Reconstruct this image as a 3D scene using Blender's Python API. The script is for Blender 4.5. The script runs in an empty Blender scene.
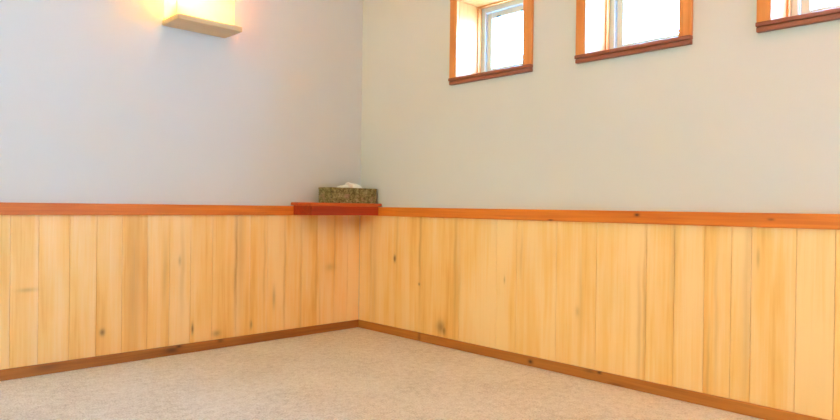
import bpy, bmesh, math, random
from mathutils import Vector, Matrix, noise
random.seed(7)
S = bpy.context.scene
C = S.collection
SKY, WEST, LAMP, CEIL = 88.0, 27.0, 1500.0, 57.0
SKY_C, WEST_C, LAMP_C, CEIL_FILL_C = (.17, .50, 1.0), (.94, 1.03, .66), (1, .66, .42), (1, .17, .02)

# ------------------------------------------------------------------ helpers
def link(name, bm, mat, parent=None, smooth=False, origin=None):
    me = bpy.data.meshes.new(name)
    if origin is not None:
        bmesh.ops.translate(bm, verts=bm.verts, vec=-Vector(origin))
    bm.normal_update()
    bm.to_mesh(me); bm.free()
    if smooth:
        for p in me.polygons: p.use_smooth = True
    me.materials.append(mat)
    o = bpy.data.objects.new(name, me); C.objects.link(o)
    if parent is not None: o.parent = parent
    elif origin is not None: o.location = origin
    return o

def empty(name, loc):
    o = bpy.data.objects.new(name, None); C.objects.link(o)
    o.location = loc; o.empty_display_size = .05
    return o

def tag(o, label, cat, kind=None):
    o['label'] = label; o['category'] = cat
    if kind: o['kind'] = kind
    return o

def box(bm, a, b, bev=0.0, seg=2):
    a, b = Vector(a), Vector(b)
    t = bmesh.new()
    bmesh.ops.create_cube(t, size=1)
    d = b - a; c = (a + b) / 2
    for v in t.verts:
        v.co = Vector((v.co.x*abs(d.x), v.co.y*abs(d.y), v.co.z*abs(d.z))) + c
    if bev > 0:
        bmesh.ops.bevel(t, geom=t.edges[:], offset=bev, segments=seg, affect='EDGES', profile=.5)
    merge(bm, t)
    return bm

def merge(bm, t):
    m = {}
    for v in t.verts: m[v] = bm.verts.new(v.co)
    for f in t.faces:
        try: bm.faces.new([m[v] for v in f.verts])
        except ValueError: pass
    t.free()

def tube(bm, p, q, r, n=16, cap=True):
    p, q = Vector(p), Vector(q); d = (q-p).normalized()
    u = d.orthogonal().normalized(); w = d.cross(u)
    ra = [bm.verts.new(p + r*(math.cos(2*math.pi*i/n)*u + math.sin(2*math.pi*i/n)*w)) for i in range(n)]
    rb = [bm.verts.new(q + r*(math.cos(2*math.pi*i/n)*u + math.sin(2*math.pi*i/n)*w)) for i in range(n)]
    for i in range(n):
        j = (i+1) % n
        bm.faces.new((ra[i], ra[j], rb[j], rb[i]))
    if cap:
        bm.faces.new(ra[::-1]); bm.faces.new(rb)

# ------------------------------------------------------------------ node helpers
class NT:
    def __init__(s, name):
        s.m = bpy.data.materials.new(name); s.m.use_nodes = True
        s.t = s.m.node_tree; s.t.nodes.clear()
        s.out = s.n('ShaderNodeOutputMaterial')
    def n(s, k, **kw):
        x = s.t.nodes.new(k)
        for a, b in kw.items(): setattr(x, a, b)
        return x
    def l(s, a, b): s.t.links.new(a, b)
    def put(s, sock, v):
        if isinstance(v, bpy.types.NodeSocket): s.l(v, sock)
        else: sock.default_value = v
    def math(s, op, a, b=0.0, c=None, clamp=False):
        x = s.n('ShaderNodeMath', operation=op, use_clamp=clamp)
        s.put(x.inputs[0], a); s.put(x.inputs[1], b)
        if c is not None: s.put(x.inputs[2], c)
        return x.outputs[0]
    def mapping(s, v, scale, loc=(0,0,0)):
        x = s.n('ShaderNodeMapping'); s.l(v, x.inputs['Vector'])
        s.put(x.inputs['Scale'], scale); s.put(x.inputs['Location'], loc)
        return x.outputs[0]
    def noise(s, v, scale, detail=3, rough=.55, dist=0.0):
        x = s.n('ShaderNodeTexNoise'); s.l(v, x.inputs['Vector'])
        x.inputs['Scale'].default_value = scale; x.inputs['Detail'].default_value = detail
        x.inputs['Roughness'].default_value = rough; x.inputs['Distortion'].default_value = dist
        return x.outputs['Fac']
    def ramp(s, f, stops, interp='LINEAR'):
        x = s.n('ShaderNodeValToRGB'); s.l(f, x.inputs[0]); cr = x.color_ramp
        cr.interpolation = interp
        while len(cr.elements) < len(stops): cr.elements.new(.5)
        for e, (p, c) in zip(cr.elements, stops):
            e.position = p; e.color = c if len(c) == 4 else (*c, 1)
        return x.outputs['Color']
    def mix(s, f, a, b, mode='MIX'):
        x = s.n('ShaderNodeMix', data_type='RGBA', blend_type=mode)
        s.put(x.inputs[0], f)
        s.put(x.inputs[6], a if isinstance(a, bpy.types.NodeSocket) else (*a, 1))
        s.put(x.inputs[7], b if isinstance(b, bpy.types.NodeSocket) else (*b, 1))
        return x.outputs[2]
    def bump(s, h, strength, dist):
        x = s.n('ShaderNodeBump'); s.l(h, x.inputs['Height'])
        x.inputs['Strength'].default_value = strength; x.inputs['Distance'].default_value = dist
        return x.outputs[0]
    def bsdf(s, col, rough=.6, spec=.3, normal=None):
        b = s.n('ShaderNodeBsdfPrincipled')
        s.put(b.inputs['Base Color'], col if isinstance(col, bpy.types.NodeSocket) else (*col, 1))
        s.put(b.inputs['Roughness'], rough); s.put(b.inputs['Specular IOR Level'], spec)
        if normal is not None: s.l(normal, b.inputs['Normal'])
        s.l(b.outputs[0], s.out.inputs[0])
        return b

def spots(k, u, z, lst):
    """soft dark ellipses (knots, pitch marks): list of (u, z, ru, rz, amount) -> one mask"""
    acc = None
    for (cu, cz, ru, rz, am) in lst:
        a = k.math('DIVIDE', k.math('SUBTRACT', u, cu), ru)
        b = k.math('DIVIDE', k.math('SUBTRACT', z, cz), rz)
        d = k.math('ADD', k.math('MULTIPLY', a, a), k.math('MULTIPLY', b, b))
        e = k.math('MULTIPLY', k.math('POWER', 2.718, k.math('MULTIPLY', d, -1.0)), am)
        acc = e if acc is None else k.math('MAXIMUM', acc, e)
    return acc

def plank_material(name, axis, light, mid, dark, knots, streaks):
    k = NT(name)
    tc = k.n('ShaderNodeTexCoord').outputs['Object']
    sep = k.n('ShaderNodeSeparateXYZ'); k.l(tc, sep.inputs[0])
    u = sep.outputs[axis]; z = sep.outputs[2]
    at = k.n('ShaderNodeAttribute', attribute_name='board'); sc = k.n('ShaderNodeSeparateColor'); k.l(at.outputs['Color'], sc.inputs[0])
    r1, r2 = sc.outputs[0], sc.outputs[1]
    comb = k.n('ShaderNodeCombineXYZ')
    k.l(u, comb.inputs[0]); k.l(k.math('MULTIPLY', r1, 9.0), comb.inputs[1]); k.l(k.math('ADD', z, k.math('MULTIPLY', r2, 7.0)), comb.inputs[2])
    v = comb.outputs[0]
    broad = k.noise(k.mapping(v, (16, 1, 1.3)), 1.0, 3, .5, .4)
    grain = k.noise(k.mapping(v, (95, 1, 2.6)), 1.0, 4, .6, .5)
    fine = k.noise(k.mapping(v, (420, 1, 9)), 1.0, 2, .5)
    blot = k.noise(k.mapping(v, (9, 1, 5)), 1.0, 2, .5)
    f = k.math('ADD', k.math('MULTIPLY', broad, .55), k.math('MULTIPLY', grain, .28))
    f = k.math('ADD', f, k.math('MULTIPLY', fine, .10))
    f = k.math('ADD', f, k.math('MULTIPLY', k.math('SUBTRACT', r1, .5), .11))
    f = k.math('ADD', f, k.math('MULTIPLY', k.math('SUBTRACT', blot, .5), .12))
    col = k.ramp(f, [(.24, dark), (.40, mid), (.54, light), (.78, tuple(min(1, c*1.06) for c in light))])
    if streaks:
        wob = k.math('MULTIPLY', k.math('SUBTRACT', k.noise(k.mapping(tc, (0, 0, 3.5)), 1.0, 2), .5), .03)
        s = spots(k, k.math('ADD', u, wob), z, streaks)
        brk = k.math('MULTIPLY_ADD', grain, 1.5, -.05, True)
        col = k.mix(k.math('MULTIPLY', s, brk, clamp=True), col, (.50, .205, .028))
    kn = spots(k, u, z, knots)
    col = k.mix(k.math('MINIMUM', kn, .92), col, (.17, .052, .010))
    k.bsdf(col, .46, .35, k.bump(grain, .12, .002))
    return k.m

def trim_material(name, axis, light, dark, knots=(), rough=.42):
    k = NT(name)
    tc = k.n('ShaderNodeTexCoord').outputs['Object']
    sep = k.n('ShaderNodeSeparateXYZ'); k.l(tc, sep.inputs[0])
    sc = [70, 70, 70]; sc[axis] = 2.2
    sb = [9, 9, 9]; sb[axis] = 1.6
    g = k.noise(k.mapping(tc, sc), 1.0, 4, .6, .6)
    b = k.noise(k.mapping(tc, sb), 1.0, 2, .5)
    f = k.math('ADD', k.math('MULTIPLY', g, .55), k.math('MULTIPLY', b, .45))
    col = k.ramp(f, [(.34, dark), (.62, light)])
    if knots:
        s = spots(k, sep.outputs[axis], sep.outputs[2], knots)
        col = k.mix(k.math('MINIMUM', s, .95), col, (.045, .014, .004))
    k.bsdf(col, rough, .4, k.bump(g, .1, .0015))
    return k.m

def plain(name, col, rough=.5, spec=.4):
    k = NT(name)
    tc = k.n('ShaderNodeTexCoord').outputs['Object']
    n = k.noise(tc, 30, 2)
    c = k.ramp(n, [(.3, tuple(x*.95 for x in col)), (.7, col)])
    k.bsdf(c, rough, spec)
    return k.m

# ------------------------------------------------------------------ materials
def plaster(name, col):
    k = NT(name)
    tc = k.n('ShaderNodeTexCoord').outputs['Object']
    a = k.noise(tc, 2.2, 3, .5); b = k.noise(tc, 120, 3, .6)
    c = k.ramp(a, [(.3, tuple(x*.975 for x in col)), (.7, col)])
    k.bsdf(c, .85, .15, k.bump(b, .10, .002))
    return k.m
M_wall = plaster('wall_plaster', (.66, .655, .64))

def carpet():
    k = NT('carpet_loop')
    tc = k.n('ShaderNodeTexCoord').outputs['Object']
    big = k.noise(tc, 3.5, 3, .55)
    sp = k.noise(tc, 150, 3, .65)
    mid = k.noise(tc, 38, 3, .6)
    vo = k.n('ShaderNodeTexVoronoi'); k.l(tc, vo.inputs['Vector']); vo.inputs['Scale'].default_value = 190
    f = k.math('ADD', k.math('MULTIPLY', sp, .55), k.math('MULTIPLY', mid, .35))
    f = k.math('ADD', f, k.math('MULTIPLY', k.math('SUBTRACT', big, .5), .22))
    c = k.ramp(f, [(.30, (.57, .53, .48)), (.44, (.78, .75, .70)), (.56, (.89, .87, .83)), (.68, (.95, .94, .91))])
    h = k.math('SUBTRACT', k.math('ADD', sp, mid), k.math('MULTIPLY', vo.outputs['Distance'], .9))
    k.bsdf(c, .95, .05, k.bump(h, .7, .006))
    return k.m
M_carpet = carpet()

LIGHT = (.98, .665, .315); MID = (.95, .575, .195); DARK = (.80, .38, .07)
M_planks_left = plank_material('pine_planks_left', 0, LIGHT, MID, DARK,
    [(-1.297, .131, .010, .014, .8), (-.925, .100, .005, .022, .9), (-.812, .066, .020, .014, .45),
     (-.640, .085, .006, .020, .55), (-1.452, .610, .007, .007, .5), (-1.56, .32, .03, .008, .3),
     (-.985, .40, .006, .02, .35), (-.19, .33, .03, .02, .25), (-.52, .20, .008, .05, .35)],
    [(-.722, .40, .009, .25, .85), (-.70, .45, .02, .3, .45), (-1.178, .30, .030, .36, .50), (-1.13, .40, .012, .3, .35),
     (-.575, .35, .006, .2, .5), (-.464, .30, .006, .25, .6), (-.37, .20, .006, .3, .5), (-.975, .35, .01, .2, .4),
     (-.28, .30, .006, .3, .35), (-.165, .45, .006, .2, .45), (-1.05, .35, .012, .14, .4), (-.255, .1, .005, .16, .4)])
M_planks_right = plank_material('pine_planks_right', 1, LIGHT, MID, DARK,
    [(-.283, .384, .008, .017, .95), (-.462, .272, .006, .007, .7), (-.612, .085, .026, .030, .62), (-.632, .072, .012, .020, .7),
     (-.985, .34, .004, .015, .4), (-1.995, .50, .005, .03, .3), (-1.345, .25, .01, .02, .22)],
    [(-.10, .40, .012, .3, .45), (-.125, .25, .02, .3, .35), (-.468, .45, .008, .3, .7), (-.30, .50, .008, .2, .4),
     (-.700, .35, .010, .35, .55), (-.715, .3, .02, .2, .3), (-1.075, .45, .006, .10, .35), (-1.62, .3, .006, .3, .55),
     (-1.600, .2, .008, .25, .4), (-1.725, .5, .01, .2, .35), (-1.965, .35, .012, .35, .4), (-1.845, .12, .005, .15, .5),
     (-1.36, .3, .008, .16, .3), (-1.87, .3, .006, .25, .3)])
RAIL_L, RAIL_D = (.80, .235, .020), (.56, .12, .008)
M_rail_left = trim_material('cedar_rail_left', 0, RAIL_L, RAIL_D)
M_rail_right = trim_material('cedar_rail_right', 1, RAIL_L, RAIL_D,
    [(-1.592, .628, .010, .006, .95), (-1.225, .601, .011, .003, .9), (-2.035, .622, .010, .004, .6)])
BASE_L, BASE_D = (.46, .17, .030), (.25, .078, .012)
M_base_left = trim_material('pine_baseboard_left', 0, BASE_L, BASE_D,
    [(-1.02, .022, .03, .012, .7), (-.99, .034, .014, .006, .9), (-.80, .034, .015, .01, .6), (-1.50, .028, .05, .012, .45)], .6)
M_base_right = trim_material('pine_baseboard_right', 1, (.56, .21, .035), (.36, .115, .015),
    [(-1.135, .020, .012, .009, .95), (-1.45, .036, .010, .006, .9), (-1.41, .034, .02, .008, .45), (-.48, .02, .010, .03, .5), (-1.52, .006, .03, .004, .55)], .6)
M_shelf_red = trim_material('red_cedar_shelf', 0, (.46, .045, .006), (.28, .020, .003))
M_shelf_top = trim_material('red_cedar_board', 0, (.66, .13, .016), (.46, .06, .008))
M_fir = trim_material('fir_window_trim', 2, (.78, .31, .085), (.58, .19, .04))
M_jamb = trim_material('fir_window_jamb', 2, (.66, .22, .045), (.54, .15, .028))
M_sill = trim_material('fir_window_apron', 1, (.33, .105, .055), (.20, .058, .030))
M_vinyl = plain('white_vinyl', (.58, .59, .62), .4)
M_latch = plain('dark_latch_metal', (.12, .12, .14), .4)
M_lampwood = trim_material('lamp_shelf_wood', 0, (.74, .54, .30), (.62, .42, .20))

def glass():
    k = NT('window_glass')
    t = k.n('ShaderNodeBsdfTransparent'); t.inputs[0].default_value = (.94, .97, 1, 1)
    g = k.n('ShaderNodeBsdfGlossy'); g.inputs['Roughness'].default_value = .02
    lw = k.n('ShaderNodeLayerWeight'); lw.inputs[0].default_value = .5
    fr = k.math('MULTIPLY_ADD', k.math('POWER', lw.outputs['Facing'], 5.0), .6, .04)
    mx = k.n('ShaderNodeMixShader'); k.l(fr, mx.inputs[0]); k.l(t.outputs[0], mx.inputs[1]); k.l(g.outputs[0], mx.inputs[2])
    k.l(mx.outputs[0], k.out.inputs[0]); return k.m
M_glass = glass()

def paper(name, col, trans):
    k = NT(name)
    tc = k.n('ShaderNodeTexCoord').outputs['Object']
    n = k.noise(tc, 60, 3)
    c = k.ramp(n, [(.3, tuple(x*.93 for x in col)), (.7, col)])
    d = k.n('ShaderNodeBsdfDiffuse'); k.l(c, d.inputs[0])
    t = k.n('ShaderNodeBsdfTranslucent'); k.l(c, t.inputs[0])
    mx = k.n('ShaderNodeMixShader'); mx.inputs[0].default_value = trans
    k.l(d.outputs[0], mx.inputs[1]); k.l(t.outputs[0], mx.inputs[2]); k.l(mx.outputs[0], k.out.inputs[0])
    return k.m
M_shade = paper('lamp_shade_paper', (.95, .82, .52), .6)

M_tissue = paper('tissue_paper', (.97, .96, .93), .15)

def emit(name, col, st):
    k = NT(name); e = k.n('ShaderNodeEmission'); e.inputs[0].default_value = (*col, 1); e.inputs[1].default_value = st
    k.l(e.outputs[0], k.out.inputs[0]); return k.m

def basket():
    k = NT('mottled_box_cover')
    tc = k.n('ShaderNodeTexCoord').outputs['Object']
    sep = k.n('ShaderNodeSeparateXYZ'); k.l(tc, sep.inputs[0])
    n1 = k.noise(tc, 48, 3, .65, .4)
    n2 = k.noise(tc, 125, 2, .6)
    n3 = k.noise(tc, 26, 2)
    f = k.math('ADD', k.math('MULTIPLY', n1, .62), k.math('MULTIPLY', n2, .38))
    c = k.ramp(f, [(.33, (.055, .036, .012)), (.46, (.19, .15, .055)), (.56, (.32, .27, .115)), (.68, (.50, .44, .23))])
    pink = k.ramp(n3, [(.56, (0, 0, 0)), (.66, (1, 1, 1))])
    low = k.math('MULTIPLY', pink, k.math('LESS_THAN', sep.outputs[2], .045))
    c = k.mix(k.math('MULTIPLY', low, .6), c, (.42, .25, .16))
    k.bsdf(c, .75, .2, k.bump(f, .6, .004))
    return k.m
M_basket = basket()

M_rear = plaster('rear_wall_plaster', (.42, .34, .25))
M_ceil = trim_material('pine_ceiling_boards', 0, (.74, .47, .20), (.62, .35, .12), (), .5)

# ------------------------------------------------------------------ the room
W, D, H = 4.3, 5.2, 2.45       # room runs x -W..0, y -D..0
DW = .008                      # plaster face behind the plank face
TH = .21                       # wall thickness
struct = lambda o, label, cat: tag(o, label, cat, 'structure')

b = bmesh.new(); box(b, (-W-TH, -D-TH, -.08), (TH, TH, 0))
struct(link('floor', b, M_carpet), 'beige loop carpet covering the floor of the room', 'carpet')
b = bmesh.new(); box(b, (-W-TH, -D-TH, H), (TH, TH, H+.1))
struct(link('ceiling', b, M_ceil), 'pine board ceiling over the room', 'ceiling')
b = bmesh.new(); box(b, (-W-TH, DW, 0), (DW, TH, H))
wall_left = struct(link('wall_left', b, M_wall), 'off-white plaster wall with the lit wall lamp, above pine boards', 'wall')

def holed_wall(bm, axis, face, back, u0, u1, z0, z1, holes):
    """wall slab with rectangular openings (ua, ub, za, zb); axis = 0: u is y and thickness is x, axis = 1: the reverse"""
    us = sorted({u0, u1, *[h[0] for h in holes], *[h[1] for h in holes]})
    zs = sorted({z0, z1, *[h[2] for h in holes], *[h[3] for h in holes]})
    P = lambda t, u, z: (t, u, z) if axis == 0 else (u, t, z)
    cache = {}
    def vt(t, i, j):
        if (t, i, j) not in cache: cache[(t, i, j)] = bm.verts.new(P(face if t == 0 else back, us[i], zs[j]))
        return cache[(t, i, j)]
    solid = lambda i, j: 0 <= i < len(us)-1 and 0 <= j < len(zs)-1 and not any(h[0] <= (us[i]+us[i+1])/2 <= h[1] and h[2] <= (zs[j]+zs[j+1])/2 <= h[3] for h in holes)
    for i in range(len(us)-1):
        for j in range(len(zs)-1):
            if not solid(i, j): continue
            bm.faces.new((vt(0,i,j), vt(0,i+1,j), vt(0,i+1,j+1), vt(0,i,j+1)))
            bm.faces.new((vt(1,i,j), vt(1,i,j+1), vt(1,i+1,j+1), vt(1,i+1,j)))
            for (di, dj, a, c) in ((-1,0,(i,j),(i,j+1)), (1,0,(i+1,j),(i+1,j+1)), (0,-1,(i,j),(i+1,j)), (0,1,(i,j+1),(i+1,j+1))):
                if not solid(i+di, j+dj):
                    bm.faces.new((vt(0,*a), vt(0,*c), vt(1,*c), vt(1,*a)))
    bmesh.ops.recalc_face_normals(bm, faces=bm.faces[:])

# windows: rough opening (y from, y to), all with the same height
WZ0, WZ1 = 1.241, 1.590
WIN = [(-1.070, -.695), (-1.731, -1.367), (-2.390, -2.024)]
ADDED_DOOR = (-4.75, -4.05, .02, 2.06)   # glazed door added further along the same wall, unseen, for more cool daylight
b = bmesh.new()
holed_wall(b, 0, DW, TH, -D-TH, DW, 0, H, [(a-.012, c+.012, WZ0-.012, WZ1+.012) for a, c in WIN] + [ADDED_DOOR])
wall_right = struct(link('wall_right', b, M_wall), 'off-white plaster wall with a row of small high windows', 'wall')
b = bmesh.new(); box(b, (-W-TH, -D-TH, 0), (DW, -D, H))
struct(link('wall_back', b, M_rear), 'taupe plaster wall behind the viewer', 'wall')
ADDED_WIN = (-2.75, -1.75, 1.0, 2.1)     # larger window added facing the high row, unseen, to light the right wall
b = bmesh.new(); holed_wall(b, 0, -W, -W-TH, -D, DW, 0, H, [ADDED_WIN])
struct(link('wall_side', b, M_rear), 'taupe plaster wall facing the row of windows', 'wall')

# ------------------------------------------------------------------ pine wainscot: vertical boards with small bevelled joints
def wainscot(seams, axis, mat, parent, inside):
    bm = bmesh.new(); lay = bm.verts.layers.float_color.new('board')
    s = sorted(seams)
    for i in range(len(s)-1):
        g = .0004
        t = bmesh.new()
        a, c = s[i]+g, s[i+1]-g
        if axis == 0: box(t, (a, 0, .004), (c, DW-.0005, .600))
        else: box(t, (0, a, .004), (DW-.0005, c, .600))
        fr = [e for e in t.edges if all(abs(v.co[1-axis]) < 1e-6 for v in e.verts) and abs(e.verts[0].co.z-e.verts[1].co.z) > .1]
        bmesh.ops.bevel(t, geom=fr, offset=.0011, segments=1, affect='EDGES')
        r = (random.random(), random.random(), random.random(), 1)
        m = {}
        for v in t.verts:
            m[v] = bm.verts.new(v.co); m[v][lay] = r
        for f in t.faces: bm.faces.new([m[v] for v in f.verts])
        t.free()
    bmesh.ops.recalc_face_normals(bm, faces=bm.faces[:])
    o = link('wainscot', bm, mat, parent)
    o['label'] = inside
    return o
def extend(seams, end):
    s = sorted(seams); x = s[0]
    while x - .10 > end: x -= random.choice((.092, .105, .118, .098)); s.append(x)
    s.append(end); return s
SL = extend([0, -.0802, -.1646, -.2707, -.3664, -.4584, -.5576, -.6474, -.7186, -.8356, -.9373, -1.0299, -1.1225, -1.2246, -1.3215, -1.4188, -1.5244, -1.6162], -W)
SR = extend([0, -.0928, -.2814, -.4833, -.7242, -.9399, -1.0474, -1.2455, -1.4239, -1.6235, -1.7254, -1.8277, -1.9142, -1.9751, -2.1034, -2.2056], ADDED_DOOR[1])
wainscot(SL, 0, M_planks_left, wall_left, 'knotty pine boards below the rail')
wainscot(SR, 1, M_planks_right, wall_right, 'pale pine boards below the rail')

# chair rails and baseboards
RT, RB, RP = .642, .597, .014
b = bmesh.new(); box(b, (-W, -RP, RB), (0, DW-.0005, RT), .002)
struct(link('trim_1', b, M_rail_left), 'orange cedar rail capping the boards under the lamp', 'wall rail')
b = bmesh.new(); box(b, (-RP, ADDED_DOOR[1], RB), (DW-.0005, -RP-.0003, RT), .002)
struct(link('trim_2', b, M_rail_right), 'orange cedar rail capping the boards under the windows', 'wall rail')
BT = .040
b = bmesh.new(); box(b, (-W, -.012, 0), (0, -.0003, BT), .0025)
struct(link('baseboard_left', b, M_base_left), 'brown pine baseboard along the wall with the lamp', 'baseboard')
b = bmesh.new(); box(b, (-.012, ADDED_DOOR[1], 0), (-.0003, -.0125, BT), .0025)
struct(link('baseboard_right', b, M_base_right), 'brown pine baseboard along the wall with the windows', 'baseboard')

# ------------------------------------------------------------------ windows
def window(n, ya, yb, label):
    z0, z1 = WZ0, WZ1
    root = empty('window_%d' % n, (0, (ya+yb)/2, z0)); struct(root, label, 'window')
    O = Vector(root.location)
    def part(name, bm, mat): return link(name, bm, mat, root, origin=O)
    cw = .043; xf = -.010                               # casing width, face
    for (p, q) in ((yb, yb+cw), (ya-cw, ya)):
        bm = bmesh.new(); box(bm, (xf, p, z0-.002), (DW-.0004, q, z1+.002), .0025); part('side_casing', bm, M_fir)
    bm = bmesh.new(); box(bm, (xf-.002, ya-cw, z1+.002), (DW-.0004, yb+cw, z1+.047), .0025); part('head_casing', bm, M_fir)
    bm = bmesh.new()
    box(bm, (xf-.006, ya-cw-.001, z0-.016), (DW-.0004, yb+cw+.001, z0-.002), .003)     # stool nosing
    box(bm, (xf-.001, ya-cw, z0-.032), (DW-.0004, yb+cw, z0-.0165), .003)               # apron strip
    part('apron', bm, M_sill)
    X1 = TH - .002
    bm = bmesh.new(); box(bm, (DW, yb, z0), (X1, yb+.011, z1)); box(bm, (DW, ya-.011, z0), (X1, ya, z1)); box(bm, (DW, ya-.011, z1), (X1, yb+.011, z1+.011))
    box(bm, (DW, ya-.011, z0-.011), (X1, yb+.011, z0)); part('jamb', bm, M_jamb)
    # inner stop strip at the glass end of the jamb
    bm = bmesh.new()
    box(bm, (.135, yb-.006, z0+.0), (.158, yb, z1-.006), .001); box(bm, (.135, ya, z0), (.158, ya+.006, z1-.006), .001); box(bm, (.135, ya, z1-.006), (.158, yb, z1), .001)
    part('stop', bm, M_fir)
    # white vinyl frame and sash
    x0, x1 = .160, .200; fw = .026
    def ring(x0, x1, ya, yb, z0, z1, w, bev):
        bm = bmesh.new()
        box(bm, (x0, ya, z0), (x1, ya+w, z1), bev); box(bm, (x0, yb-w, z0), (x1, yb, z1), bev)
        box(bm, (x0, ya+w, z0), (x1, yb-w, z0+w), bev); box(bm, (x0, ya+w, z1-w), (x1, yb-w, z1), bev)
        return bm
    fr = part('frame', ring(x0, x1, ya+.001, yb-.001, z0+.001, z1-.001, fw, .002), M_vinyl); fr['label'] = 'white vinyl window frame'
    sa, sb, sz0, sz1 = ya+.029, yb-.029, z0+.029, z1-.029
    sash = part('sash', ring(.170, .194, sa, sb, sz0, sz1, .030, .004), M_vinyl)
    bm = bmesh.new(); box(bm, (.181, sa+.028, sz0+.028), (.184, sb-.028, sz1-.028)); part('pane', bm, M_glass)
    for f in (.24, .68):
        y = sb - (sb-sa)*f
        bm = bmesh.new(); box(bm, (.160, y-.012, sz1-.032), (.1695, y+.012, sz1-.024), .002)
        o = link('latch', bm, M_latch, sash, origin=O)
window(1, *WIN[0], 'small fir-trimmed window nearest the corner, white sash')
window(2, *WIN[1], 'small fir-trimmed window, the middle one of the high row')
window(3, *WIN[2], 'small fir-trimmed window cut off by the right edge of the photo')
# added glazed door outside the frame, throws cool daylight on the left wall
da, db, dz0, dz1 = ADDED_DOOR
root = empty('added_door_1', (0, (da+db)/2, dz0)); struct(root, 'white glazed door added out of view to let in cool daylight', 'door')
O = Vector(root.location)
bm = bmesh.new()
for (p, q) in ((da, da+.08), (db-.08, db)): box(bm, (.09, p, dz0), (.14, q, dz1), .003)
for (p, q) in ((dz0, dz0+.14), (dz1-.09, dz1)): box(bm, (.091, da+.08, p), (.139, db-.08, q), .003)
link('frame', bm, M_vinyl, root, origin=O)
bm = bmesh.new(); box(bm, (.113, da+.07, dz0+.13), (.117, db-.07, dz1-.08)); link('pane', bm, M_glass, root, origin=O)
bm = bmesh.new(); box(bm, (.06, da+.03, .98), (.0895, da+.055, 1.10), .004); link('handle', bm, M_latch, root, origin=O)

ua, ub, za, zb = ADDED_WIN
root = empty('window_4', (-W, (ua+ub)/2, za)); struct(root, 'larger window added out of view, facing the high row, to light the right wall', 'window')
O = Vector(root.location)
bm = bmesh.new()
for (p, q) in ((ua, ua+.05), (ub-.05, ub), ((ua+ub)/2-.025, (ua+ub)/2+.025)): box(bm, (-W-.14, p, za), (-W-.08, q, zb), .003)
for (p, q) in ((za, za+.05), (zb-.05, zb)): box(bm, (-W-.139, ua+.05, p), (-W-.081, ub-.05, q), .003)
link('frame', bm, M_vinyl, root, origin=O)
bm = bmesh.new(); box(bm, (-W-.112, ua+.04, za+.04), (-W-.108, ub-.04, zb-.04)); link('pane', bm, M_glass, root, origin=O)

# ------------------------------------------------------------------ corner shelf and tissue box
SX, SY, SZ = -.430, -.172, .660
cs = tag(empty('corner_shelf', (SX/2, SY/2, RB)), 'small red cedar shelf fixed in the room corner, at rail height', 'shelf')
O = Vector(cs.location)
bm = bmesh.new(); box(bm, (SX, SY, .6455), (.0068, .0068, SZ), .004); box(bm, (SX+.004, SY+.003, .643), (-RP-.004, -RP-.004, .6458))
link('shelf_board', bm, M_shelf_top, cs, origin=O)
bm = bmesh.new()
box(bm, (SX+.004, SY+.003, RB+.002), (-RP-.001, SY+.021, .643), .002)
box(bm, (SX+.004, SY+.021, RB+.002), (SX+.022, -RP-.001, .643), .002)
link('apron', bm, M_shelf_red, cs, origin=O)

BX0, BX1, BY0, BY1 = -.298, -.006, -.150, -.032
BH = .076
tb = tag(empty('tissue_box', ((BX0+BX1)/2, (BY0+BY1)/2, SZ)), 'mottled olive and brown tissue box on the corner shelf, white tissue poking out', 'tissue box')
O = Vector(tb.location)
def rrect(x0, x1, y0, y1, r, n=6):
    pts = []
    for (cx, cy, a0) in ((x1-r, y1-r, 0), (x0+r, y1-r, 90), (x0+r, y0+r, 180), (x1-r, y0+r, 270)):
        for i in range(n+1):
            a = math.radians(a0 + 90*i/n); pts.append((cx+r*math.cos(a), cy+r*math.sin(a)))
    return pts
def shell(bm, prof, rad):
    """stack of rounded rectangles: list of (inset, z)"""
    rings = []
    for ins, z in prof:
        rings.append([bm.verts.new((x, y, z)) for x, y in rrect(BX0+ins, BX1-ins, BY0+ins, BY1-ins, max(.002, rad-ins))])
    for A, B in zip(rings, rings[1:]):
        n = len(A)
        for i in range(n): bm.faces.new((A[i], A[(i+1) % n], B[(i+1) % n], B[i]))
    return rings
bm = bmesh.new()
prof = [(.002, SZ+.0005)]
for i in range(25):
    t = i/24; prof.append((.0012+.0012*math.cos(t*2*math.pi*6), SZ+.002+t*(BH-.010)))
r = shell(bm, prof, .012); bm.faces.new(r[0][::-1])
link('box_body', bm, M_basket, tb, smooth=True, origin=O)
bm = bmesh.new()
zt = SZ+BH
rg = shell(bm, [(.0015, zt-.0085), (-.0012, zt-.007), (-.0015, zt-.003), (.0005, zt-.0008), (.003, zt)], .013)[-1]
n = len(rg); cx, cy = (BX0+BX1)/2, (BY0+BY1)/2
slot = [bm.verts.new((cx + .075*math.cos(math.atan2((v.co.y-cy)/.056, (v.co.x-cx)/.13)), cy + .022*math.sin(math.atan2((v.co.y-cy)/.056, (v.co.x-cx)/.13)), zt-.0005)) for v in rg]
for i in range(n): bm.faces.new((rg[i], rg[(i+1) % n], slot[(i+1) % n], slot[i]))
sl2 = [bm.verts.new(v.co - Vector((0, 0, .012))) for v in slot]
for i in range(n): bm.faces.new((slot[i], slot[(i+1) % n], sl2[(i+1) % n], sl2[i]))
link('lid', bm, M_basket, tb, smooth=True, origin=O)
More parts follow.
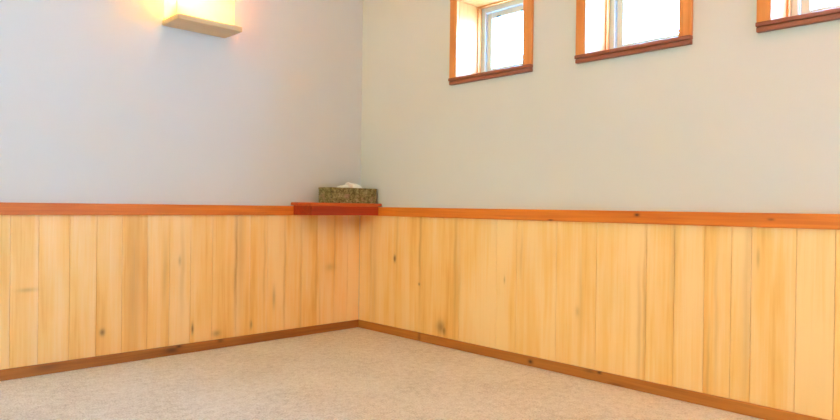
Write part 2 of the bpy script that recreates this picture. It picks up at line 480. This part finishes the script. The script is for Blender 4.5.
# tissue: a soft crumpled sheet pulled up out of the slot and flopping over to one side
bm = bmesh.new(); NU, NV = 34, 16; grid = []
for i in range(NU+1):
    row = []
    for j in range(NV+1):
        u, v = i/NU, j/NV
        sp = .055 + .030*v
        x = cx + .014 + (u-.5)*2*sp
        prof_h = (.35 + .65*math.sin(math.pi*u)**.6 if 0 < u < 1 else .35) * (1 - .22*abs(u-.6)*2)
        z = zt - .010 + v*.050*prof_h
        if v > .6: z -= (v-.6)**2*.06
        y = cy - .012 + .016*math.sin(u*11 + v*2.0)*(.3+v) + .030*v*v
        q = noise.noise_vector(Vector((x*55, v*3.0, 1.3)))
        row.append(bm.verts.new((x + q.x*.004*v, y + q.y*.008*v, z + q.z*.006*v)))
    grid.append(row)
for i in range(NU):
    for j in range(NV): bm.faces.new((grid[i][j], grid[i+1][j], grid[i+1][j+1], grid[i][j+1]))
t = link('tissue', bm, M_tissue, tb, smooth=True, origin=O); t['label'] = 'crumpled white tissue'
md = t.modifiers.new('thickness', 'SOLIDIFY'); md.thickness = .0006

# ------------------------------------------------------------------ wall lamp: wooden shelf with a paper box shade
LX0, LX1, LY, LZ0, LZ1 = -1.070, -.783, -.148, 1.394, 1.416
lp = tag(empty('wall_lamp', ((LX0+LX1)/2, 0, LZ0)), 'lit box-shaped wall lamp with a wooden ledge, high on the left wall', 'lamp')
O = Vector(lp.location)
bm = bmesh.new(); box(bm, (LX0, LY, LZ0), (LX1, DW-.0005, LZ1), .003)
link('ledge', bm, M_lampwood, lp, origin=O)
sx0, sx1, sy, sz0, sz1 = LX0+.006, LX1-.026, -.122, LZ1+.0002, 1.70
bm = bmesh.new()
box(bm, (sx0, sy, sz0), (sx1, sy+.003, sz1))                       # front sheet
box(bm, (sx0, sy+.0035, sz0), (sx0+.003, DW-.001, sz1))             # left end sheet
box(bm, (sx1-.003, sy+.0035, sz0), (sx1, DW-.001, sz1))              # right end sheet
link('shade', bm, M_shade, lp, origin=O)
bm = bmesh.new(); tube(bm, (-1.036, -.088, LZ1), (-1.036, -.088, LZ1+.058), .016); 
link('socket', bm, M_vinyl, lp, smooth=False, origin=O)
bm = bmesh.new(); bmesh.ops.create_uvsphere(bm, u_segments=24, v_segments=16, radius=.024, matrix=Matrix.Translation((-1.036, -.088, LZ1+.085)))
bulb = link('bulb', bm, emit('bulb_glow', LAMP_C, LAMP), lp, smooth=True, origin=O); bulb['label'] = 'glowing warm bulb'

# ------------------------------------------------------------------ ceiling lamp added outside the frame as warm fill
cl = tag(empty('added_ceiling_lamp', (-.75, -2.9, H)), 'round frosted ceiling lamp added out of view as warm fill light', 'lamp')
O = Vector(cl.location)
bm = bmesh.new(); tube(bm, (-.75, -2.9, H-.0005), (-.75, -2.9, H-.03), .17, 40); link('base', bm, M_vinyl, cl, origin=O)
bm = bmesh.new(); tube(bm, (-.75, -2.9, H-.0305), (-.75, -2.9, H-.09), .15, 40)
link('diffuser', bm, emit('added_ceiling_glow', CEIL_FILL_C, CEIL), cl, origin=O)

# ------------------------------------------------------------------ daylight
# overcast sky: cool and blue on the side of the small windows, warm and hazy towards the evening sun on the far side
w = bpy.data.worlds.new('sky'); S.world = w; w.use_nodes = True
nt = w.node_tree; bg = nt.nodes['Background']; bg.inputs[1].default_value = 1.0
gen = nt.nodes.new('ShaderNodeTexCoord'); sx = nt.nodes.new('ShaderNodeSeparateXYZ'); nt.links.new(gen.outputs['Generated'], sx.inputs[0])
mr = nt.nodes.new('ShaderNodeMapRange'); mr.interpolation_type = 'SMOOTHSTEP'; nt.links.new(sx.outputs[0], mr.inputs[0])
mr.inputs[1].default_value = -.25; mr.inputs[2].default_value = .05
mx = nt.nodes.new('ShaderNodeMix'); mx.data_type = 'RGBA'; nt.links.new(mr.outputs[0], mx.inputs[0])
mx.inputs[6].default_value = (*[c*WEST for c in WEST_C], 1); mx.inputs[7].default_value = (*[c*SKY for c in SKY_C], 1)
nt.links.new(mx.outputs[2], bg.inputs[0])
def portal(loc, direction, sx, sz):
    l = bpy.data.lights.new('window_portal', 'AREA'); l.shape = 'RECTANGLE'; l.size = sx; l.size_y = sz; l.cycles.is_portal = True
    o = bpy.data.objects.new('window_portal', l); C.objects.link(o); o.location = loc
    o.rotation_euler = Vector(direction).to_track_quat('-Z', 'Z').to_euler()
for a, c in WIN: portal((TH+.004, (a+c)/2, (WZ0+WZ1)/2), (-1, 0, 0), c-a, WZ1-WZ0)
portal((TH+.004, (da+db)/2, (dz0+dz1)/2), (-1, 0, 0), db-da, dz1-dz0)
portal((-W-TH-.004, (ua+ub)/2, (za+zb)/2), (1, 0, 0), ub-ua, zb-za)

# ------------------------------------------------------------------ camera
yaw, pit, roll, F = .7677, -.0052, .0136, 652.18
f = Vector((math.sin(yaw)*math.cos(pit), math.cos(yaw)*math.cos(pit), math.sin(pit)))
r = Vector((math.cos(yaw), -math.sin(yaw), 0)); u = r.cross(f)
r2 = math.cos(roll)*r + math.sin(roll)*u; u2 = -math.sin(roll)*r + math.cos(roll)*u
cam = bpy.data.cameras.new('camera'); co = bpy.data.objects.new('camera', cam); C.objects.link(co)
cam.sensor_fit = 'HORIZONTAL'; cam.sensor_width = 36; cam.lens = F/840*36; cam.clip_start = .02
co.matrix_world = Matrix(((r2.x, u2.x, -f.x, -2.190), (r2.y, u2.y, -f.y, -2.7302), (r2.z, u2.z, -f.z, .6471), (0, 0, 0, 1)))
S.camera = co
S.view_settings.view_transform = 'Standard'; S.view_settings.look = 'None'
S.view_settings.gamma = 1; S.view_settings.use_curve_mapping = False
S.view_settings.exposure = 0.15
S.cycles.use_denoising = True
S.cycles.max_bounces = 14; S.cycles.diffuse_bounces = 10; S.cycles.sample_clamp_indirect = 30
